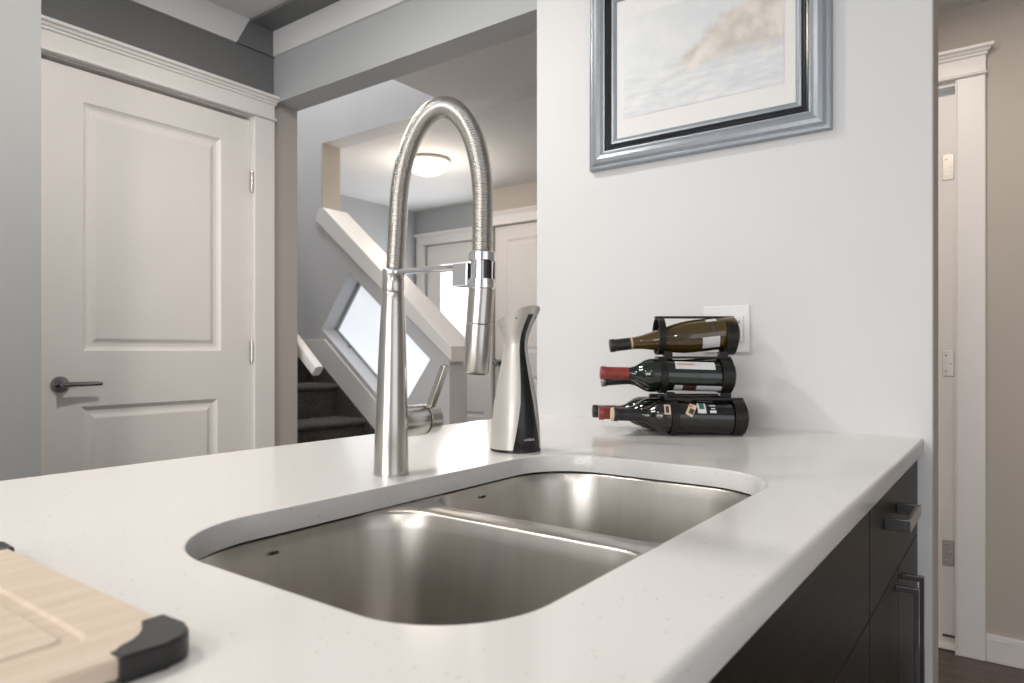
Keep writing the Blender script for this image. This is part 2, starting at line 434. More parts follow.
t5 = thing('trim_5', 'white craftsman casing around the pantry door with stepped crown', 'trim', (0, YD, 0), kind='structure')
box('side_board', (1.664, 1.7585, -0.020, 0, 0, 2.092), 'trim_white', t5, bev=0.002)
box('side_board', (0.801, 0.882, -0.020, 0, 0, 2.092), 'trim_white', t5, bev=0.002)
casing_head(t5, 0.82, 1.7585, 2.092, 0.0, flush=1.766)
box('jamb', (1.6585, 1.664, 0.0, 0.12, 0, 2.092), 'trim_white', t5)
box('jamb', (0.882, 0.888, 0.0, 0.12, 0, 2.092), 'trim_white', t5)
box('head_jamb', (0.888, 1.6585, 0.0, 0.12, 2.086, 2.092), 'trim_white', t5)
box('stop', (0.888, 1.6585, 0.041, 0.055, 2.05, 2.086), 'gap_black', t5)
box('stop', (1.645, 1.6585, 0.041, 0.055, 0, 2.05), 'gap_black', t5)
box('stop', (0.888, 0.900, 0.041, 0.055, 0, 2.05), 'gap_black', t5)

# ------------------------------------------------------------------ structure: stair hall and foyer
ZH = 2.37
struct('ceiling_hall', (XW+0.12, 2.65, -2.4, 2.325, ZH, ZH+0.12), 'ceiling_white', 'shaded ceiling of the stair hall just beyond the beam', 'ceiling')
struct('ceiling_foyer', (2.79, 4.6, -2.4, 4.5, ZH, ZH+0.12), 'ceiling_white', 'white foyer ceiling carrying the round lamp', 'ceiling')
struct('ceiling_stairwell', (1.75, 2.8, 2.3, 4.6, 4.5, 4.6), 'ceiling_white', 'high ceiling over the stairwell', 'ceiling')
struct('wall_stair_header', (2.65, 2.79, -2.4, 3.38, ZH, 4.5), 'wall_stairs', 'pale upper stairwell wall above the sloped opening', 'wall')
struct('wall_stairwell_front', (1.75, 2.65, 2.325, 2.345, ZH+0.12, 4.5), 'wall_pale', 'pale stairwell wall above the hall ceiling edge', 'wall')
struct('wall_stairwell_back', (1.75, 2.65, 4.40, 4.5, 0, 4.5), 'wall_pale', 'pale back wall of the stairwell landing', 'wall')
struct('wall_stairwell_side', (1.77, 1.887, YD+0.12, 4.40, 0, 4.5), 'wall_pale', 'pale side wall of the stairs behind the pantry', 'wall')
# stair wall with diamond window hole: built as one polygon with hole
def stair_wall():
    outer = [(2.35, 0), (4.40, 0), (4.40, 4.5), (3.38, 4.5), (3.38, 1.955), (2.35, 1.105)]
    hole = [(3.375, 1.250), (3.125, 1.572), (2.485, 1.072), (2.735, 0.750)]
    bm = bmesh.new()
    lo = [bm.verts.new((2.65, y, z)) for y, z in outer]; li = [bm.verts.new((2.65, y, z)) for y, z in hole]
    es = []
    for L in (lo, li):
        for i in range(len(L)): es.append(bm.edges.new((L[i], L[(i+1) % len(L)])))
    bmesh.ops.triangle_fill(bm, use_beauty=True, use_dissolve=False, edges=es)
    ext = bmesh.ops.extrude_face_region(bm, geom=list(bm.faces))
    bmesh.ops.translate(bm, vec=(0.14, 0, 0), verts=[v for v in ext['geom'] if isinstance(v, bmesh.types.BMVert)])
    return obj('wall_stair', bm, 'wall_stairs'), hole
sw, hole = stair_wall()
tag(sw, 'grey stair wall with sloped open top and diamond window', 'wall', kind='structure')
box('jamb_warm_light', (2.652, 2.788, 3.372, 3.38, 1.96, 2.37), 'wall_beige', sw)  # thin beige skin: warm light on the jamb face put into its colour
# diamond window: glass and frame set into the stair wall
w3 = thing('window_3', 'bright diamond shaped window set in the stair wall', 'window', (2.75, 2.93, 1.161), kind='structure')
hp = [(y-2.93, z-1.161) for y, z in hole]
prism_o('pane', [(a*0.985, b_*0.985) for a, b_ in hp], 0.012, 0.016, 'YZ', 'frost_glass', w3)
bm = bmesh.new()
loft(bm, [[(x_, a*s_, b_*s_) for a, b_ in hp] for x_, s_ in ((0.0, 0.999), (0.0, 0.95), (0.028, 0.95), (0.028, 0.999), (0.0, 0.999))], False, False)
obj('window_frame', bm, 'wall_grey', w3)
bm = bmesh.new(); bx(bm, -0.02, 0.0, 0.30, 0.325, -0.035, -0.015, bev=0.004); obj('latch', bm, 'dark_chrome', w3)
# sloped white cap on the stair wall
t6 = thing('trim_6', 'sloped white cap board along the open stair wall', 'trim', (2.72, 2.35, 1.105), kind='structure')
bm = bmesh.new()
prism(bm, [(-0.03, -0.045), (1.062, 0.80), (1.030, 0.868), (0.985, 0.868), (-0.03, 0.035)], -0.092, 0.092, 'YZ', bev=0.004)
obj('cap_board', bm, 'trim_white', t6)
# staircase
st = thing('staircase', 'dark carpeted stairs climbing away behind the pantry door', 'staircase', (0, 0, 0), kind='structure')
for k in range(5):
    zt = 0.927 - 0.19*k; yn = 3.207 - 0.243*k
    bm = bmesh.new()
    poly = [(yn+0.275, 0), (yn+0.275, zt), (yn+0.012, zt), (yn+0.002, zt-0.006), (yn-0.003, zt-0.018), (yn+0.002, zt-0.032), (yn+0.022, zt-0.040), (yn+0.025, 0)]
    prism(bm, poly, 1.889, 2.632, 'YZ')
    obj('step', bm, 'carpet', st, smooth=math.radians(40))
bm = bmesh.new()
prism(bm, [(4.39, 0), (4.39, 1.105), (3.462, 1.105), (3.452, 1.099), (3.447, 1.085), (3.452, 1.07), (3.485, 1.062), (3.485, 0)], 1.889, 2.632, 'YZ')
obj('landing', bm, 'carpet', st)
bm = bmesh.new()
prism(bm, [(4.39, 1.185), (3.335, 1.185), (2.235, 0.322), (2.235, 0.0), (2.50, 0.0), (3.48, 0.95), (4.39, 1.04)], 2.6405, 2.6495, 'YZ', bev=0.003)
obj('skirt_board', bm, 'trim_white', st)
bm = bmesh.new()
prism(bm, [(4.39, 1.10), (3.47, 1.10), (3.42, 1.085), (2.235, 0.157), (2.235, 0.0), (4.39, 0.0)], 2.6322, 2.640, 'YZ')
obj('carpet_edge', bm, 'carpet', st)
hr = thing('handrail', 'white handrail end mounted on the stairs side wall', 'handrail', (1.95, 2.70, 1.18))
bm = bmesh.new()
sy, sz = 0.772, 0.635
pr = rrect(-0.022, 0.022, -0.026, 0.026, 0.010, 3)
loft(bm, [[(a, t*sy - b_*sz, t*sz + b_*sy) for a, b_ in pr] for t in (-0.245, -0.24, 1.4)])
obj('rail', bm, 'trim_white', hr, smooth=math.radians(40))
for t in (0.12, 1.1):
    bm = bmesh.new()
    lathe(bm, [(0.006, -0.058), (0.006, 0.0)], 10, Matrix.Translation((0, t*sy, t*sz-0.05)) @ Matrix.Rotation(PI/2, 4, 'Y'))
    bx(bm, -0.008, 0.008, t*sy-0.008, t*sy+0.008, t*sz-0.05, t*sz-0.02)
    obj('bracket', bm, 'satin_nickel', hr)
# foyer shell
struct('wall_foyer_left', (2.79, 4.6, 4.35, 4.45, 0, 2.6), 'wall_grey', 'grey left wall of the foyer behind the stairs', 'wall')
struct('wall_front', (4.456, 4.6, 4.232, 4.35, 0, 2.6), 'wall_grey', 'narrow grey wall left of the glazed front door', 'wall')
struct('wall_front_upper', (4.456, 4.6, 3.335, 4.232, 2.06, 2.6), 'wall_grey', 'grey wall above the glazed front door', 'wall')
struct('wall_closet', (4.18, 4.6, 1.9, 3.335, 2.085, 2.6), 'wall_beige', 'warm beige wall above the closet door in the foyer', 'wall')
struct('wall_closet_side', (4.18, 4.6, 3.262, 3.335, 0, 2.085), 'wall_beige', 'beige wall edge left of the closet door', 'wall')
struct('wall_closet_far', (4.18, 4.6, 1.9, 2.48, 0, 2.085), 'wall_beige', 'beige wall right of the closet door', 'wall')
struct('wall_side_hall', (3.0, 3.12, -2.4, 0.090, 0, ZH), 'wall_beige', 'warm beige wall at the right edge beyond the kitchen', 'wall')
struct('wall_side_hall_upper', (3.0, 3.12, 0.090, 1.9, 2.105, ZH), 'wall_beige', 'beige wall above the side hall door', 'wall')
struct('wall_side_hall_end', (3.0, 3.12, 0.97, 1.9, 0, 2.105), 'wall_beige', 'beige wall between side hall door and foyer', 'wall')
struct('wall_foyer_return', (3.12, 4.18, 1.78, 1.9, 0, ZH), 'wall_beige', 'beige foyer wall turning the corner to the side hall', 'wall')
# front door
d2 = thing('door_2', 'white front door with bright daylight glass in the foyer', 'door', (4.47, 4.225, 0.01), -PI/2, kind='structure')
panel_door(d2, 0.885, 2.04, [(0.13, 0.755, 0.18, 0.60)], 'white_paint')
box('glass', (0.165, 0.735, -0.004, 0.0, 1.02, 1.865), 'day_glass', d2)
bm = bmesh.new()
loft(bm, [[(0.155-o, y_, 1.01-o), (0.745+o, y_, 1.01-o), (0.745+o, y_, 1.875+o), (0.155-o, y_, 1.875+o)] for o, y_ in ((-0.010, -0.004), (-0.010, -0.012), (0.02, -0.012), (0.025, 0.0))], False, False)
obj('glass_frame', bm, 'white_paint', d2)
hinge(d2, 0.0, 1.78)
t7 = thing('trim_7', 'white casing around the glazed front door', 'trim', (4.456, 4.35, 0), -PI/2, kind='structure')
box('side_board', (0.020, 0.112, -0.02, 0, 0, 2.058), 'trim_white', t7, bev=0.002)
casing_head(t7, 0.025, 1.0, 2.058, 0.0)
# closet door
d3 = thing('door_3', 'white panelled closet door beside the soap dispenser top', 'door', (4.20, 3.255, 0.01), -PI/2, kind='structure')
panel_door(d3, 0.76, 2.066, [(0.11, 0.65, 1.10, 1.96), (0.11, 0.65, 0.2, 0.92)], 'white_paint')
bm = bmesh.new()
lathe(bm, [(0.026, 0), (0.026, 0.006), (0.011, 0.010), (0.010, 0.034), (0.022, 0.042), (0.028, 0.056), (0.022, 0.068), (0.006, 0.072)], 20, Matrix.Translation((0.05, 0, 1.02)) @ Matrix.Rotation(PI/2, 4, 'X'))
obj('knob', bm, 'dark_chrome', d3, smooth=math.radians(40))
t8 = thing('trim_8', 'white casing around the closet door in the foyer', 'trim', (4.18, 3.335, 0), -PI/2, kind='structure')
box('side_board', (0.0, 0.076, -0.02, 0, 0, 2.082), 'trim_white', t8, bev=0.002)
casing_head(t8, 0.0, 0.93, 2.082, 0.0)
# side hall door
d4 = thing('door_4', 'cream white door with three nickel hinges at the right edge', 'door', (3.05, 0.962, 0.004), -PI/2, kind='structure')
panel_door(d4, 0.785, 2.07, [(0.11, 0.64, 1.10, 1.96), (0.11, 0.64, 0.2, 0.92)], 'white_paint')
for z in (1.80, 1.062, 0.35):
    hp_ = box('hinge', (0.735, 0.772, -0.003, 0, z-0.048, z+0.048), 'satin_nickel', d4, bev=0.001)
    for q in (-0.03, 0.0, 0.03):
        bm = bmesh.new(); lathe(bm, [(0.004, 0), (0.003, 0.002)], 10, Matrix.Translation((0.753 + (0.008 if q == 0 else -0.006), -0.003, z+q)) @ Matrix.Rotation(PI/2, 4, 'X')); obj('screw', bm, 'chrome', hp_)
bm = bmesh.new(); bx(bm, 0.735, 0.775, -0.008, 0, 0.035, 0.043, bev=0.002); obj('door_stop', bm, 'mark_dark', d4)
t9 = thing('trim_9', 'white craftsman door casing at the right edge of the view', 'trim', (3.0, 0.97, 0), -PI/2, kind='structure')
box('side_board', (0.792, 0.880, -0.020, 0, 0, 2.105), 'trim_white', t9, bev=0.004)
box('side_board', (-0.09, 0.0, -0.020, 0, 0, 2.105), 'trim_white', t9, bev=0.004)
casing_head(t9, -0.10, 0.880, 2.105, 0.0)
box('jamb', (0.788, 0.792, -0.018, 0.12, 0, 2.105), 'trim_white', t9)
box('head_jamb', (0.0, 0.788, 0.0, 0.12, 2.09, 2.105), 'trim_white', t9)
box('threshold', (0.0, 0.788, 0.02, 0.12, 0, 0.006), 'trim_white', t9)
bb = box('baseboard_right', (2.985, 3.0, -2.4, 0.0895, 0.0, 0.098), 'trim_white', bev=0.003)
tag(bb, 'white baseboard under the beige wall at right', 'baseboard', kind='structure')
obj_m = box('base_cap', (2.9835, 2.9995, -2.4, 0.0895, 0.078, 0.084), 'trim_white', bb)
# ceiling lamp of the foyer
cl = thing('ceiling_lamp', 'lit white glass dome lamp on the foyer ceiling', 'lamp', (3.29, 3.11, ZH))
bm = bmesh.new(); lathe(bm, [(0.06, 0), (0.145, -0.004), (0.145, -0.02), (0.135, -0.024)], 40); obj('base', bm, 'satin_nickel', cl, smooth=math.radians(40))
bm = bmesh.new(); lathe(bm, [(0.138*math.cos(a), -0.024-0.075*math.sin(a)) for a in [PI/2*i/10 for i in range(10)]] + [(0.008, -0.099)], 40); obj('dome', bm, 'lamp_glass', cl, smooth=True)
bm = bmesh.new(); lathe(bm, [(0.010, -0.097), (0.012, -0.103), (0.006, -0.113), (0.002, -0.116)], 16); obj('finial', bm, 'satin_nickel', cl, smooth=True)
pl_ = bpy.data.lights.new('foyer_lamp_light', 'POINT'); pl_.energy = 7; pl_.color = (1.0, 0.86, 0.70); pl_.shadow_soft_size = 0.15
po = bpy.data.objects.new('foyer_lamp_light', pl_); po.location = (3.29, 3.11, ZH-0.25); C.objects.link(po)

# ------------------------------------------------------------------ island: cabinets
def cabinet(name, x0, x1, label):
    root = thing(name, label, 'cabinet', (x0, 0.178, 0))
    wdt = x1 - x0
    bm = bmesh.new()
    for d in ((0, 0.016, 0.022, 0.60, 0.10, 0.884), (wdt-0.016, wdt, 0.022, 0.60, 0.10, 0.884), (0.016, wdt-0.016, 0.022, 0.60, 0.10, 0.116), (0.016, wdt-0.016, 0.588, 0.60, 0.116, 0.884), (0, wdt, 0.07, 0.085, 0, 0.10)):
        bx(bm, *d)
    obj('carcass', bm, 'cabinet_inside', root)
    return root
def front(root, x0, x1, z0, z1, name):
    return box(name, (x0+0.0015, x1-0.0015, 0, 0.020, z0+0.0015, z1-0.0015), 'espresso', root, bev=0.0012)
def bar_handle(parent, x0, x1, z0, z1, vertical):
    """square bar pull standing off the front along -y"""
    bm = bmesh.new()
    if vertical:
        bx(bm, x0, x1, -0.038, -0.030, z0, z1, bev=0.001)
        bx(bm, x0, x1, -0.031, -0.0005, z1-0.010, z1, bev=0.001); bx(bm, x0, x1, -0.031, -0.0005, z0, z0+0.010, bev=0.001)
    else:
        bx(bm, x0, x1, -0.039, -0.031, z0, z1, bev=0.001)
        bx(bm, x0, x0+0.010, -0.032, -0.0005, z0, z1, bev=0.001); bx(bm, x1-0.010, x1, -0.032, -0.0005, z0, z1, bev=0.001)
    obj('handle', bm, 'dark_chrome', parent)
SP = 0.705
c1 = cabinet('drawer_cabinet', 1.146, 1.764, 'dark espresso base cabinet with drawer and two doors beside the wall')
dr = front(c1, 0.0, 0.618, SP, 0.880, 'drawer'); bar_handle(dr, 0.135, 0.285, 0.812, 0.832, False)
dl = front(c1, 0.0, 0.309, 0.10, SP, 'door'); bar_handle(dl, 0.262, 0.274, 0.42, 0.685, True)
dl = front(c1, 0.309, 0.618, 0.10, SP, 'door'); bar_handle(dl, 0.344, 0.356, 0.42, 0.685, True)
c2 = cabinet('sink_cabinet', 0.25, 1.145, 'dark espresso sink base cabinet under the double sink')
front(c2, 0.0, 0.895, SP, 0.880, 'false_drawer_front')
dl = front(c2, 0.0, 0.4475, 0.10, SP, 'door'); bar_handle(dl, 0.40, 0.412, 0.42, 0.685, True)
dl = front(c2, 0.4475, 0.895, 0.10, SP, 'door'); bar_handle(dl, 0.483, 0.495, 0.42, 0.685, True)
c3 = cabinet('end_cabinet', -0.5, 0.249, 'dark espresso base cabinet below the cutting board end')
dr = front(c3, 0.0, 0.749, SP, 0.880, 'drawer'); bar_handle(dr, 0.30, 0.45, 0.812, 0.832, False)
front(c3, 0.0, 0.749, 0.10, SP, 'door')
tag(box('island_back_panel', (-0.5, 1.764, 0.86, 0.88, 0, 0.884), 'espresso'), 'dark back panel under the island countertop', 'panel')

# ------------------------------------------------------------------ countertop with sink cutout
bm = bmesh.new()
CX0, CX1, CY0, CY1 = -0.55, XW-0.0005, 0.166, 1.2215
HX0, HX1, HY0, HY1, HR = 0.3365, 1.108, 0.2865, 0.7245, (0.11, 0.13, 0.10, 0.13)
out = rrect(CX0, CX1, CY0, CY1, 0.004, 2)
hol = rrect(HX0, HX1, HY0, HY1, HR, 16)
lo = [bm.verts.new((x, y, ZC)) for x, y in out]; li = [bm.verts.new((x, y, ZC)) for x, y in hol]
es = []
for L in (lo, li):
    for i in range(len(L)): es.append(bm.edges.new((L[i], L[(i+1) % len(L)])))
bmesh.ops.triangle_fill(bm, use_beauty=True, use_dissolve=False, edges=es)
topf = list(bm.faces)
ext = bmesh.ops.extrude_face_region(bm, geom=topf)
low = [v for v in ext['geom'] if isinstance(v, bmesh.types.BMVert)]
bmesh.ops.translate(bm, vec=(0, 0, -0.03), verts=low)
bm.normal_update()
eo = [e for e in bm.edges if all(abs(v.co.z-ZC) < 1e-6 for v in e.verts) and len(e.link_faces) == 2 and any(all(abs(v.co.z-ZC) < 1e-6 for v in f.verts) for f in e.link_faces) and any(not all(abs(v.co.z-ZC) < 1e-6 for v in f.verts) for f in e.link_faces)]
e_hole = [e for e in eo if all(HX0-0.01 < v.co.x < HX1+0.01 and HY0-0.01 < v.co.y < HY1+0.01 for v in e.verts)]
e_out = [e for e in eo if e not in set(e_hole) and not all(v.co.x > CX1-0.001 for v in e.verts)]
bmesh.ops.bevel(bm, geom=e_out, offset=0.006, segments=4, profile=0.5, affect='EDGES')
e_hole = [e for e in e_hole if e.is_valid]
bmesh.ops.bevel(bm, geom=e_hole, offset=0.0025, segments=2, profile=0.5, affect='EDGES')
ct = obj('countertop', bm, 'quartz', smooth=math.radians(30))
att = ct.data.attributes.get('sharp_edge') or ct.data.attributes.new('sharp_edge', 'BOOLEAN', 'EDGE')
by_edge = {}
for p in ct.data.polygons:
    for k_ in p.edge_keys: by_edge.setdefault(k_, []).append(p)
for e in ct.data.edges:
    ps = by_edge[tuple(sorted(e.vertices))]
    if len(ps) == 2 and (ps[0].normal.z > 0.9999) != (ps[1].normal.z > 0.9999): att.data[e.index].value = True
tag(ct, 'white speckled quartz island countertop around the steel sink', 'countertop')

# ------------------------------------------------------------------ sink
sk = thing('kitchen_sink', 'double bowl stainless steel undermount sink in the white countertop', 'sink', (0.72, 0.505, 0.885))
def bowl(x0, x1, y0, y1, ox0, ox1, rads):
    root = None
    bm = bmesh.new()
    def ring(ins, z, r): return [(x-0.72, y-0.505, z-0.885) for x, y in rrect(x0+ins, x1-ins, y0+ins, y1-ins, [max(q-0.085+r-ins*0.6, 0.02) for q in rads], 12)]
    flange = [(x-0.72, y-0.505, -0.001) for x, y in rrect(ox0, ox1, 0.262, 0.749, 0.008, 12)]
    rings = [flange, ring(-0.004, 0.8838, 0.085), ring(-0.0015, 0.8825, 0.085), ring(0.0005, 0.879, 0.085), ring(0.004, 0.86, 0.085), ring(0.020, 0.74, 0.085), ring(0.025, 0.715, 0.085), ring(0.034, 0.698, 0.082), ring(0.050, 0.688, 0.078), ring(0.08, 0.684, 0.07), ring(0.13, 0.681, 0.055)]
    loft(bm, rings, False, True)
    bw = obj('bowl', bm, 'steel_sink', sk, smooth=math.radians(50))
    bm = bmesh.new()
    cx, cy = (x0+x1)/2-0.72, (y0+y1)/2+0.03-0.505
    lathe(bm, [(0.055, 0.0005), (0.054, 0.003), (0.044, 0.002), (0.040, -0.003), (0.006, -0.004)], 32, Matrix.Translation((cx, cy, 0.6815-0.885)))
    obj('drain', bm, 'chrome', bw, smooth=math.radians(40))
    # small dark maker's mark stamped on the back wall
    bm = bmesh.new()
    mx0 = x0 + (0.160 if x0 < 0.5 else 0.148) - 0.72; my = y1-0.0066-0.505; mz = 0.862-0.885
    for k in range(5):
        bx(bm, mx0+k*0.0026, mx0+k*0.0026+0.0016, my-0.0003, my+0.001, mz, mz+0.0032+(0.0008 if k % 2 else 0))
    obj('stamped_mark', bm, 'mark_dark', bw)
bowl(0.330, 0.699, 0.284, 0.727, 0.305, 0.7215, (0.085, 0.125, 0.10, 0.085))
bowl(0.744, 1.110, 0.284, 0.727, 0.7215, 1.135, (0.11, 0.085, 0.085, 0.125))

# ------------------------------------------------------------------ faucet
FX, FY = 0.755, 0.7915
fc = thing('kitchen_faucet', 'tall brushed steel spring spout faucet behind the sink', 'faucet', (FX, FY, ZC))
fc.rotation_euler.x = 0.016
bm = bmesh.new()
lathe(bm, [(0.0275, 0.0), (0.0278, 0.003), (0.0272, 0.006), (0.0262, 0.05), (0.0235, 0.14), (0.0205, 0.22), (0.0180, 0.27), (0.0175, 0.283), (0.0168, 0.285), (0.0175, 0.287), (0.0174, 0.312), (0.016, 0.314)], 48)
obj('body', bm, 'steel', fc, smooth=math.radians(35))
# spring hose path in the plane x = 0 (towards -y over the sink)
ZS, RY, ZA, ZE = 0.312, 0.0845, 0.405, 0.330
path = []
L0 = 40
for i in range(L0+1): path.append((-0.003-0.006*i/L0, ZS + (ZA-ZS)*i/L0))
NA = 170
for i in range(1, NA+1):
    a = PI*i/NA
    path.append((-0.009-RY + RY*math.cos(a), ZA + 0.150*math.sin(a)))
for i in range(1, 25): path.append((-0.009-2*RY, ZA + (ZE-ZA)*i/24))
# resample by arc length
def resample(P, d):
    out_ = [P[0]]; acc = 0
    for p, q in zip(P[:-1], P[1:]):
        seg = math.dist(p, q); pos = d - acc
        while pos <= seg:
            t = pos/seg; out_.append((p[0]+(q[0]-p[0])*t, p[1]+(q[1]-p[1])*t)); pos += d
        acc = seg - (pos - d)
    return out_
rp_ = resample(path, 0.00095)
bm = bmesh.new(); rings = []
for i, p in enumerate(rp_):
    q0 = rp_[max(i-1, 0)]; q1 = rp_[min(i+1, len(rp_)-1)]
    t = Vector((q1[0]-q0[0], q1[1]-q0[1])).normalized()
    nrm = Vector((-t[1], t[0]))
    rad = 0.0142 + 0.0011*math.cos(2*PI*i/4.0)
    rings.append([(rad*math.cos(a), p[0] + nrm[0]*rad*math.sin(a), p[1] + nrm[1]*rad*math.sin(a)) for a in [2*PI*j/24 for j in range(24)]])
loft(bm, rings)
obj('spring_hose', bm, 'steel', fc, smooth=True)
# support arm and holder
bm = bmesh.new()
lathe(bm, [(0.0176, 0.312), (0.0184, 0.314), (0.0184, 0.319), (0.0172, 0.321)], 40)
bx(bm, -0.010, 0.010, -0.138, -0.012, 0.3125, 0.3195, bev=0.0012)
arm = obj('support_arm', bm, 'chrome', fc, smooth=math.radians(35))
bm = bmesh.new(); bx(bm, -0.0115, 0.0115, -0.160, -0.132, 0.288, 0.3205, bev=0.0015); obj('holder_block', bm, 'chrome', arm)
hy = -2*RY - 0.009
T = Matrix.Translation((0, hy, 0))
bm = bmesh.new(); lathe(bm, [(0.0165, 0.322), (0.0195, 0.323), (0.0195, 0.334), (0.0172, 0.336)], 40, T)
lathe(bm, [(0.0168, 0.296), (0.0190, 0.297), (0.0195, 0.290), (0.0195, 0.284), (0.0175, 0.282)], 40, T)
lathe(bm, [(0.0158, 0.28), (0.0158, 0.33)], 40, T)
obj('holder_ring', bm, 'chrome', arm, smooth=math.radians(35))
bm = bmesh.new()
for a0 in (-0.95, 0.95, 2.4):
    A0 = a0 - PI/2 + 0.5
    rings = [[(rr*math.cos(A0+d), hy+rr*math.sin(A0+d), z) for rr, z in ((0.0160, 0.297), (0.0200, 0.297), (0.0200, 0.322), (0.0160, 0.322))] for d in (-0.3, -0.1, 0.1, 0.3)]
    loft(bm, rings)
obj('grip_pad', bm, 'black_plastic', arm)
hb = T @ Matrix.Rotation(math.radians(-1.5), 4, 'X')
hb = Matrix.Translation((0, hy, 0.285)) @ Matrix.Rotation(math.radians(4.2), 4, 'X') @ Matrix.Translation((0, 0, -0.285))
bm = bmesh.new(); lathe(bm, [(0.0170, 0.286), (0.0184, 0.284), (0.0186, 0.235), (0.0180, 0.234), (0.0188, 0.233), (0.0186, 0.167), (0.0178, 0.164), (0.0150, 0.1640)], 48, hb)
sh = obj('spray_head', bm, 'steel', fc, smooth=math.radians(30))
bm = bmesh.new(); lathe(bm, [(0.0150, 0.1642), (0.0140, 0.1625), (0.002, 0.1625)], 32, hb); obj('spray_face', bm, 'black_rubber', sh)
# mixer handle on the +x side
Bx = Matrix.Translation((0, 0, 0.080)) @ Matrix.Rotation(PI/2, 4, 'Y')
bm = bmesh.new(); lathe(bm, [(0.0255, 0.010), (0.0255, 0.063), (0.0245, 0.0645)], 40, Bx); obj('mixer_barrel', bm, 'steel', fc, smooth=math.radians(35))
bm = bmesh.new(); lathe(bm, [(0.0245, 0.0665), (0.0258, 0.067), (0.0258, 0.092), (0.0235, 0.0945), (0.004, 0.095)], 40, Bx); kn = obj('mixer_knob', bm, 'steel', fc, smooth=math.radians(35))
bm = bmesh.new(); lathe(bm, [(0.0225, 0.061), (0.0225, 0.071)], 32, Bx); obj('seam_ring', bm, 'black_plastic', fc)
bm = bmesh.new(); bx(bm, -0.0065, 0.0065, -0.0055, 0.0055, 0.018, 0.098, bev=0.0015)
bmesh.ops.transform(bm, matrix=Matrix.Translation((0.078, 0, 0.080)) @ Matrix.Rotation(math.radians(21), 4, 'X') @ Matrix.Rotation(math.radians(4), 4, 'Y'), verts=bm.verts)
obj('lever', bm, 'steel', kn)

# ------------------------------------------------------------------ soap dispenser
sd = thing('soap_dispenser', 'silver vase shaped soap dispenser with black front stripe beside faucet', 'dispenser', (1.087, 0.7915, ZC), math.radians(247-270))
prof = [(0.004, 0.0490, 0.049, 0.049), (0.02, 0.0487, 0.049, 0.049), (0.05, 0.0470, 0.047, 0.0478), (0.095, 0.0420, 0.0425, 0.044), (0.135, 0.0345, 0.0350, 0.0365), (0.17, 0.0280, 0.0285, 0.0295), (0.195, 0.0242, 0.0240, 0.0245), (0.208, 0.0237, 0.0237, 0.0250), (0.222, 0.0252, 0.0256, 0.0300), (0.236, 0.0292, 0.0295, 0.0420), (0.246, 0.0330, 0.0330, 0.0570), (0.254, 0.0360, 0.0358, 0.0690)]
def lerp_prof(h):
    for a, c in zip(prof[:-1], prof[1:]):
        if a[0] <= h <= c[0] + 1e-9:
            t = (h-a[0])/(c[0]-a[0]); return [a[i]+(c[i]-a[i])*t for i in range(4)]
    return list(prof[-1])
def SD(h, phi, off=0.0):
    """phi 0 = front (-y)"""
    _, rs, rb, rf = lerp_prof(h)
    cphi, sphi = math.cos(phi), math.sin(phi)
    ry = rf if cphi > 0 else rb
    fx, fy = (rs+off)*sphi, (ry+off)*cphi
    sl_ = max(0.0, (h-0.190)/(0.254-0.190))
    z = h + 0.34*sl_**1.5*(fy + 0.005)
    return (fx, -fy, z)
hs = sorted({p[0] for p in prof} | {0.004+0.25*i/26 for i in range(27)})
bm = bmesh.new()
rings = [[SD(h, 2*PI*i/48) for i in range(48)] for h in hs]
last = rings[-1]
rings.append([(x*0.93, y*0.93, z-0.0005) for x, y, z in last])
rings.append([(x*0.80, y*0.80, z-0.006) for x, y, z in last])
rings.append([(x*0.40, y*0.40, (z-0.254)*0.6+0.254-0.010) for x, y, z in last])
loft(bm, rings)
obj('body', bm, 'silver_plastic', sd, smooth=math.radians(50))
bm = bmesh.new(); lathe(bm, [(0.046, 0), (0.0495, 0.001), (0.0495, 0.005), (0.048, 0.006)], 48); obj('base', bm, 'black_plastic', sd, smooth=math.radians(40))
bm = bmesh.new(); rows = []
def half(h):
    pts = [(0.004, 0.74), (0.03, 0.62), (0.06, 0.50), (0.095, 0.38), (0.14, 0.32), (0.20, 0.27), (0.23, 0.22), (0.264, 0.13)]
    for a, c in zip(pts[:-1], pts[1:]):
        if a[0] <= h <= c[0]+1e-9: return a[1]+(c[1]-a[1])*(h-a[0])/(c[0]-a[0])
    return 0.13
for h in hs:
    if h > 0.248: continue
    w_ = 0.88*half(h); rows.append([SD(h, w_*(2*j/12-1), 0.0006) for j in range(13)])
loft(bm, rows, False, False, closed=False)
stp = obj('front_stripe', bm, 'black_plastic', sd, smooth=True)
lm = Matrix.Translation((0.0, -0.0508, 0.026)) @ Matrix.Rotation(PI/2, 4, 'X')
text_obj('logo', 'umbra', 0.0085, 'mark_white', stp, lm)
for ph in (-0.75, 0.55):
    p = SD(0.244, ph, 0.0003)
    bm = bmesh.new(); bmesh.ops.create_icosphere(bm, subdivisions=1, radius=0.0018, matrix=Matrix.Translation(p)); obj('sensor_dot', bm, 'black_plastic', sd)

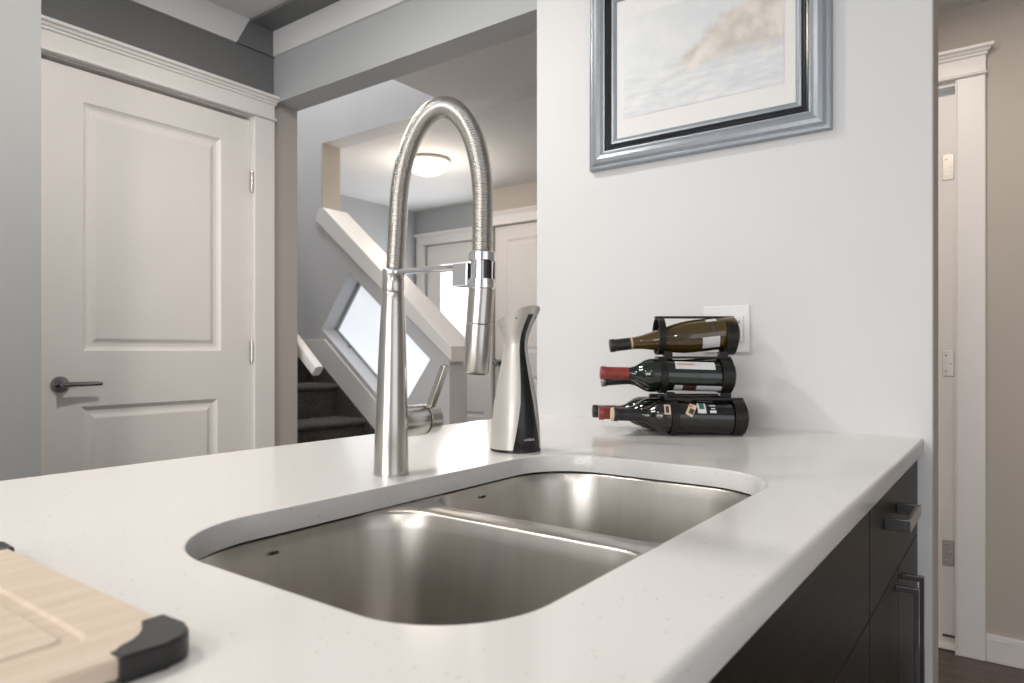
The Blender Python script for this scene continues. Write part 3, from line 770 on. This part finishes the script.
# ------------------------------------------------------------------ wine rack and bottles
A_dir = Vector((-SA, CA, 0)); F_dir = Vector((CA, SA, 0)); UP = Vector((0, 0, 1))
D0 = 1.588
def pos(depth, lat, z): return F_dir*depth - A_dir*lat + UP*z
RB = 0.0375
cells = {'front': (D0, 0.957), 'mid_low': (D0+0.080, 0.957), 'rear': (D0+0.158, 0.957), 'middle': (D0+0.040, 1.052), 'behind': (D0+0.120, 1.052), 'top': (D0+0.080, 1.146)}
bordeaux = [(0.020, 0.004), (0.033, 0.0), (0.0365, 0.004), (0.0375, 0.010), (0.0375, 0.195), (0.0368, 0.203), (0.033, 0.214), (0.026, 0.225), (0.0185, 0.236), (0.0150, 0.248), (0.0143, 0.262), (0.0143, 0.305), (0.0158, 0.306), (0.0158, 0.316), (0.0145, 0.319)]
burgundy = [(0.020, 0.004), (0.035, 0.0), (0.0395, 0.004), (0.0408, 0.010), (0.0408, 0.110), (0.0395, 0.135), (0.0355, 0.160), (0.0300, 0.185), (0.0235, 0.210), (0.0180, 0.235), (0.0155, 0.255), (0.0147, 0.275), (0.0147, 0.305), (0.0160, 0.306), (0.0160, 0.316), (0.0148, 0.319)]
def prof_r(P, h):
    for a, c in zip(P[1:-1], P[2:]):
        if a[1] <= h <= c[1]: return a[0]+(c[0]-a[0])*(h-a[1])/max(c[1]-a[1], 1e-9)
    return P[-1][0]
def patch(P, h0, h1, a0, a1, off=0.0006, rot=0.0, n=10):
    """curved sticker on the bottle; angles in degrees, -90 faces the viewer, 0 is up"""
    bm = bmesh.new(); rows = []
    hc, ac = (h0+h1)/2, (a0+a1)/2
    for i in range(n+1):
        row = []
        for j in range(n+1):
            h = h0+(h1-h0)*i/n; a = a0+(a1-a0)*j/n
            if rot:
                r_ = prof_r(P, hc); u, v = h-hc, math.radians(a-ac)*r_
                u, v = u*math.cos(rot)-v*math.sin(rot), u*math.sin(rot)+v*math.cos(rot)
                h2, a2 = hc+u, ac+math.degrees(v/r_)
            else: h2, a2 = h, a
            r = prof_r(P, h2)+off
            row.append((r*math.cos(math.radians(a2)), r*math.sin(math.radians(a2)), h2))
        rows.append(row)
    loft(bm, rows, False, False, closed=False)
    return bm
def bottle(cell, lat_base, P, glass, capmat, caplen, label, tilt=0.0, patches=(), tip=None, scale=1.0):
    d, z = cells[cell]
    root = thing('wine_bottle', label, 'bottle', group='wine bottles lying in the black rack')
    zdir = (A_dir*math.cos(tilt) + UP*math.sin(tilt)).normalized()
    xdir = (UP - zdir*UP.dot(zdir)).normalized(); ydir = zdir.cross(xdir)
    base = pos(d, lat_base, z)
    mtx = Matrix((xdir, ydir, zdir)).transposed().to_4x4(); mtx.translation = base - UP*(0.10*math.sin(tilt))
    root.matrix_world = mtx @ Matrix.Scale(scale, 4)
    bm = bmesh.new(); lathe(bm, P, 48); obj('glass', bm, glass, root, smooth=math.radians(50))
    bm = bmesh.new()
    top = P[-1][1]
    cp = [(prof_r(P, top-caplen)+0.0003, top-caplen)] + [(r+0.0007, h) for r, h in P if h > top-caplen] + [(0.004, top+0.0012)]
    lathe(bm, cp, 32); cap = obj('capsule', bm, capmat, root, smooth=math.radians(40))
    if tip:
        bm = bmesh.new(); lathe(bm, [(0.0165, top-0.003), (0.0168, top+0.0005), (0.0150, top+0.003), (0.003, top+0.0035)], 32); obj('capsule_tip', bm, tip, cap)
    for (h0, h1, a0, a1, mt, rot, nm, off) in patches:
        obj(nm, patch(P, h0, h1, a0, a1, off, rot), mt, root, smooth=True)
    return root
S = 1.0
bottle('front', 0.538, bordeaux, 'glass_black', 'capsule_dark', 0.070, 'black wine bottle with small stickers, nearest in the bottom row', 0.03,
       [(0.186, 0.201, -80, -42, 'label_tan', 0.0, 'sticker', 0.0008), (0.190, 0.198, -74, -48, 'mark_dark', 0.0, 'sticker_mark', 0.0010),
        (0.128, 0.146, -84, -34, 'label_tan', 0.45, 'sticker', 0.0006), (0.1315, 0.1425, -76, -56, 'mark_dark', 0.45, 'sticker_mark', 0.0010), (0.133, 0.143, -48, -39, 'label_orange', 0.45, 'sticker_mark', 0.0010),
        (0.102, 0.122, -72, -28, 'label_white', 0.0, 'sticker', 0.0006), (0.106, 0.118, -56, -28, 'label_green', 0.0, 'sticker_mark', 0.0010),
        (0.078, 0.093, -70, -60, 'label_white', 0.0, 'sticker', 0.0006), (0.080, 0.090, -55, -50, 'label_white', 0.0, 'sticker', 0.0006), (0.079, 0.093, -42, -37, 'label_white', 0.0, 'sticker', 0.0006),
        (0.080, 0.118, -12, 0, 'label_white', 0.0, 'sticker', 0.0006), (0.130, 0.146, -14, 0, 'label_tan', 0.0, 'sticker', 0.0006)], tip='cork_cream', scale=0.96)
bottle('mid_low', 0.530, bordeaux, 'glass_green', 'capsule_red', 0.062, 'dark wine bottle with red capsule, second in the bottom row', 0.01)
bottle('rear', 0.524, bordeaux, 'glass_green', 'capsule_dark', 0.060, 'dark green wine bottle with black capsule, rearmost in the bottom row', 0.0)
bottle('middle', 0.522, bordeaux, 'glass_green', 'capsule_red', 0.068, 'dark wine bottle with red capsule and white label in the middle tier', 0.03,
       [(0.050, 0.145, -66, -30, 'label_white', 0.0, 'back_label', 0.0006), (0.030, 0.062+0.03, -156, -128, 'label_white', 0.0, 'front_label', 0.0006), (0.092, 0.125, -156, -128, 'label_maroon', 0.0, 'front_label', 0.0006), (0.125, 0.145, -156, -128, 'label_white', 0.0, 'front_label', 0.0006), (0.100, 0.140, -48, -43, 'label_orange', 0.0, 'label_print', 0.0009)], scale=0.98)
bottle('top', 0.5435, burgundy, 'glass_olive', 'capsule_dark', 0.050, 'olive glass wine bottle tilted neck down on top of the rack', -0.115,
       [(0.052, 0.095, -142, -98, 'label_white', 0.0, 'back_label', 0.0006), (0.012, 0.030, -140, -92, 'label_white', 0.0, 'barcode_label', 0.0006), (0.052, 0.078, -40, -24, 'label_white', 0.0, 'front_label', 0.0006), (0.062, 0.070, -82, -56, 'mark_dark', 0.0, 'label_print', 0.0006), (0.262, 0.267, -180, 180, 'label_gold', 0.0, 'neck_band', 0.0009)] +
       [(0.0145+0.0028*k, 0.0158+0.0028*k, -128, -100, 'mark_dark', 0.0, 'barcode_line', 0.0010) for k in range(5)], scale=0.965)
bottle('behind', 0.540, bordeaux, 'glass_green', 'dark_chrome', 0.008, 'dark green bottle with grey cap behind the middle tier red capsule', -0.07)
rk = thing('wine_rack', 'black metal strap rack cradling the stacked wine bottles', 'rack', tuple(pos(D0+0.08, 0.45, ZC)))
rk0 = pos(D0+0.08, 0.45, ZC)
def hoop(depth, z, lat, wdt, r, th=0.003):
    bm = bmesh.new(); n = 40; rings = []
    for i in range(n):
        a = 2*PI*i/n; rings.append([tuple(pos(depth + rr*math.sin(a), lat_, z + rr*math.cos(a)) - rk0) for rr, lat_ in ((r, lat-wdt/2), (r+th, lat-wdt/2), (r+th, lat+wdt/2), (r, lat+wdt/2))])
    rings.append(rings[0])
    loft(bm, rings, False, False); bmesh.ops.remove_doubles(bm, verts=bm.verts, dist=1e-6)
    obj('hoop', bm, 'rack_black', rk, smooth=math.radians(35))
def strap(depth, z, lat0, lat1, w_, t_):
    bm = bmesh.new()
    R = [[tuple(pos(depth+dd, la, z+zz) - rk0) for dd, zz in ((-w_/2, 0), (w_/2, 0), (w_/2, t_), (-w_/2, t_))] for la in (lat0, lat1)]
    loft(bm, R); obj('strap', bm, 'rack_black', rk)
RH = {'behind': 0.0388, 'front': 0.0388, 'mid_low': 0.0388, 'rear': 0.0388, 'middle': 0.0395, 'top': 0.0425}
for nm, (d, z) in cells.items():
    r = RH[nm]; dl_ = {'behind': -0.012, 'front': -0.009, 'mid_low': -0.012, 'rear': -0.02, 'middle': -0.025, 'top': -0.004}[nm]
    hoop(d, z, 0.528+dl_, 0.026, r); hoop(d, z, 0.380+dl_ - (0.018 if nm == 'top' else 0), 0.016, r)
    strap(d, z+r+0.0004, 0.378+dl_-(0.026 if nm == 'top' else 0.008), 0.541+dl_, 0.022, 0.005)
for (d, z0_, z1_) in ((D0+0.040, 1.0007-0.012, 1.052-0.0395), (D0+0.062, 1.052+0.036, 1.146-0.038)):
    for la in (0.372, 0.505):
        bm = bmesh.new()
        loft(bm, [[tuple(pos(d+dd, la+ll, z) - rk0) for dd, ll in ((-0.010, -0.008), (0.010, -0.008), (0.010, 0.012), (-0.010, 0.012))] for z in (z0_, z1_)])
        obj('spacer', bm, 'rack_black', rk)

# ------------------------------------------------------------------ cutting board
BX0, BX1, BY0, BY1 = -0.24, 0.2285, 0.414, 0.772
cb = thing('cutting_board', 'pale bamboo cutting board with black rubber corners in the foreground', 'cutting board', (0.0, 0.57, ZC))
bm = bmesh.new()
def br(ins, z, r): return [(x, y-0.57, z) for x, y in rrect(BX0+ins, BX1-ins, BY0+ins, BY1-ins, r, 6)]
loft(bm, [br(0.004, 0.0012, 0.02), br(0.0, 0.004, 0.022), br(0.0, 0.0130, 0.022), br(0.002, 0.0150, 0.021), br(0.042, 0.0150, 0.012), br(0.0445, 0.0130, 0.011), br(0.0525, 0.0130, 0.009), br(0.055, 0.0150, 0.008)])
obj('board', bm, 'bamboo', cb)
for sx, sy_ in ((1, -1), (1, 1), (-1, -1), (-1, 1)):
    cx, cy = (BX1 if sx > 0 else BX0), (BY0 if sy_ < 0 else BY1) 
    o_ = 0.003; r = 0.022; Lp = 0.046
    poly = [(o_, -Lp)]
    poly += [(o_-r+r*math.cos(a), o_-r+r*math.sin(a)) for a in [PI/2*i/8 for i in range(9)]]
    poly += [(-Lp, o_)]
    # inner concave edge
    poly += [(-Lp, -0.012)] + [(-Lp+(Lp-0.012)*math.sin(a), -Lp + (Lp-0.012)*math.cos(a) ) for a in [PI/2*i/6 for i in range(1, 6)]][::1] + [(-0.012, -Lp)]
    poly = [(cx + sx*u, cy + sy_*v - 0.57) for u, v in poly]
    prism_o('corner_grip', poly, 0.0, 0.0162, 'XY', 'black_rubber', cb, bev=0.0022)

# ------------------------------------------------------------------ framed picture
fpz = 1.636
pc = thing('framed_picture', 'silver framed pastel print with white mat on the pale wall', 'picture', (XW, 0.680, fpz))
FW, FH = 0.654, 0.556
def rect_loft(name, prof_, material, smooth=False):
    bm = bmesh.new()
    loft(bm, [[(-d, -FW/2+i_, i_), (-d, FW/2-i_, i_), (-d, FW/2-i_, FH-i_), (-d, -FW/2+i_, FH-i_)] for i_, d in prof_], False, False)
    return obj(name, bm, material, pc)
rect_loft('frame', [(0, 0.0005), (0, 0.016), (0.002, 0.020), (0.005, 0.0205), (0.007, 0.0185), (0.010, 0.0185), (0.018, 0.024), (0.028, 0.026), (0.038, 0.023), (0.046, 0.018), (0.050, 0.0175)], 'frame_silver')
rect_loft('inner_lip', [(0.050, 0.0175), (0.052, 0.013), (0.057, 0.011), (0.060, 0.0125), (0.063, 0.011), (0.068, 0.008)], 'frame_black')
rect_loft('slip', [(0.068, 0.008), (0.069, 0.0105), (0.074, 0.010), (0.080, 0.007), (0.083, 0.0045)], 'frame_silver')
bm = bmesh.new()
V = [bm.verts.new(p) for p in ((-0.004, -FW/2+0.082, 0.082), (-0.004, FW/2-0.082, 0.082), (-0.004, FW/2-0.082, FH-0.082), (-0.004, -FW/2+0.082, FH-0.082))]
bm.faces.new(V); obj('mat_board', bm, 'mat_board', pc)
box('print', (-0.0052, -0.0045, -0.2165, 0.2215, -0.1415, 0.1415), 'pastel_print', pc, loc=(0, 0, 0.2775))

# ------------------------------------------------------------------ outlet
ou = thing('wall_outlet', 'white double wall outlet plate behind the top wine bottle', 'outlet', (XW, 0.608, 1.1665))
box('plate', (-0.006, -0.0003, -0.0605, 0.0605, -0.0605, 0.0605), 'outlet_white', ou, bev=0.002)
for y in (-0.029, 0.029):
    ins = box('insert', (-0.0085, -0.0055, y-0.0165, y+0.0165, -0.033, 0.033), 'outlet_white', ou, bev=0.001)
    for z in (-0.018, 0.018):
        for dy in (-0.006, 0.006): box('slot', (-0.0088, -0.008, y+dy-0.001, y+dy+0.001, z-0.004, z+0.004), 'gap_black', ins)
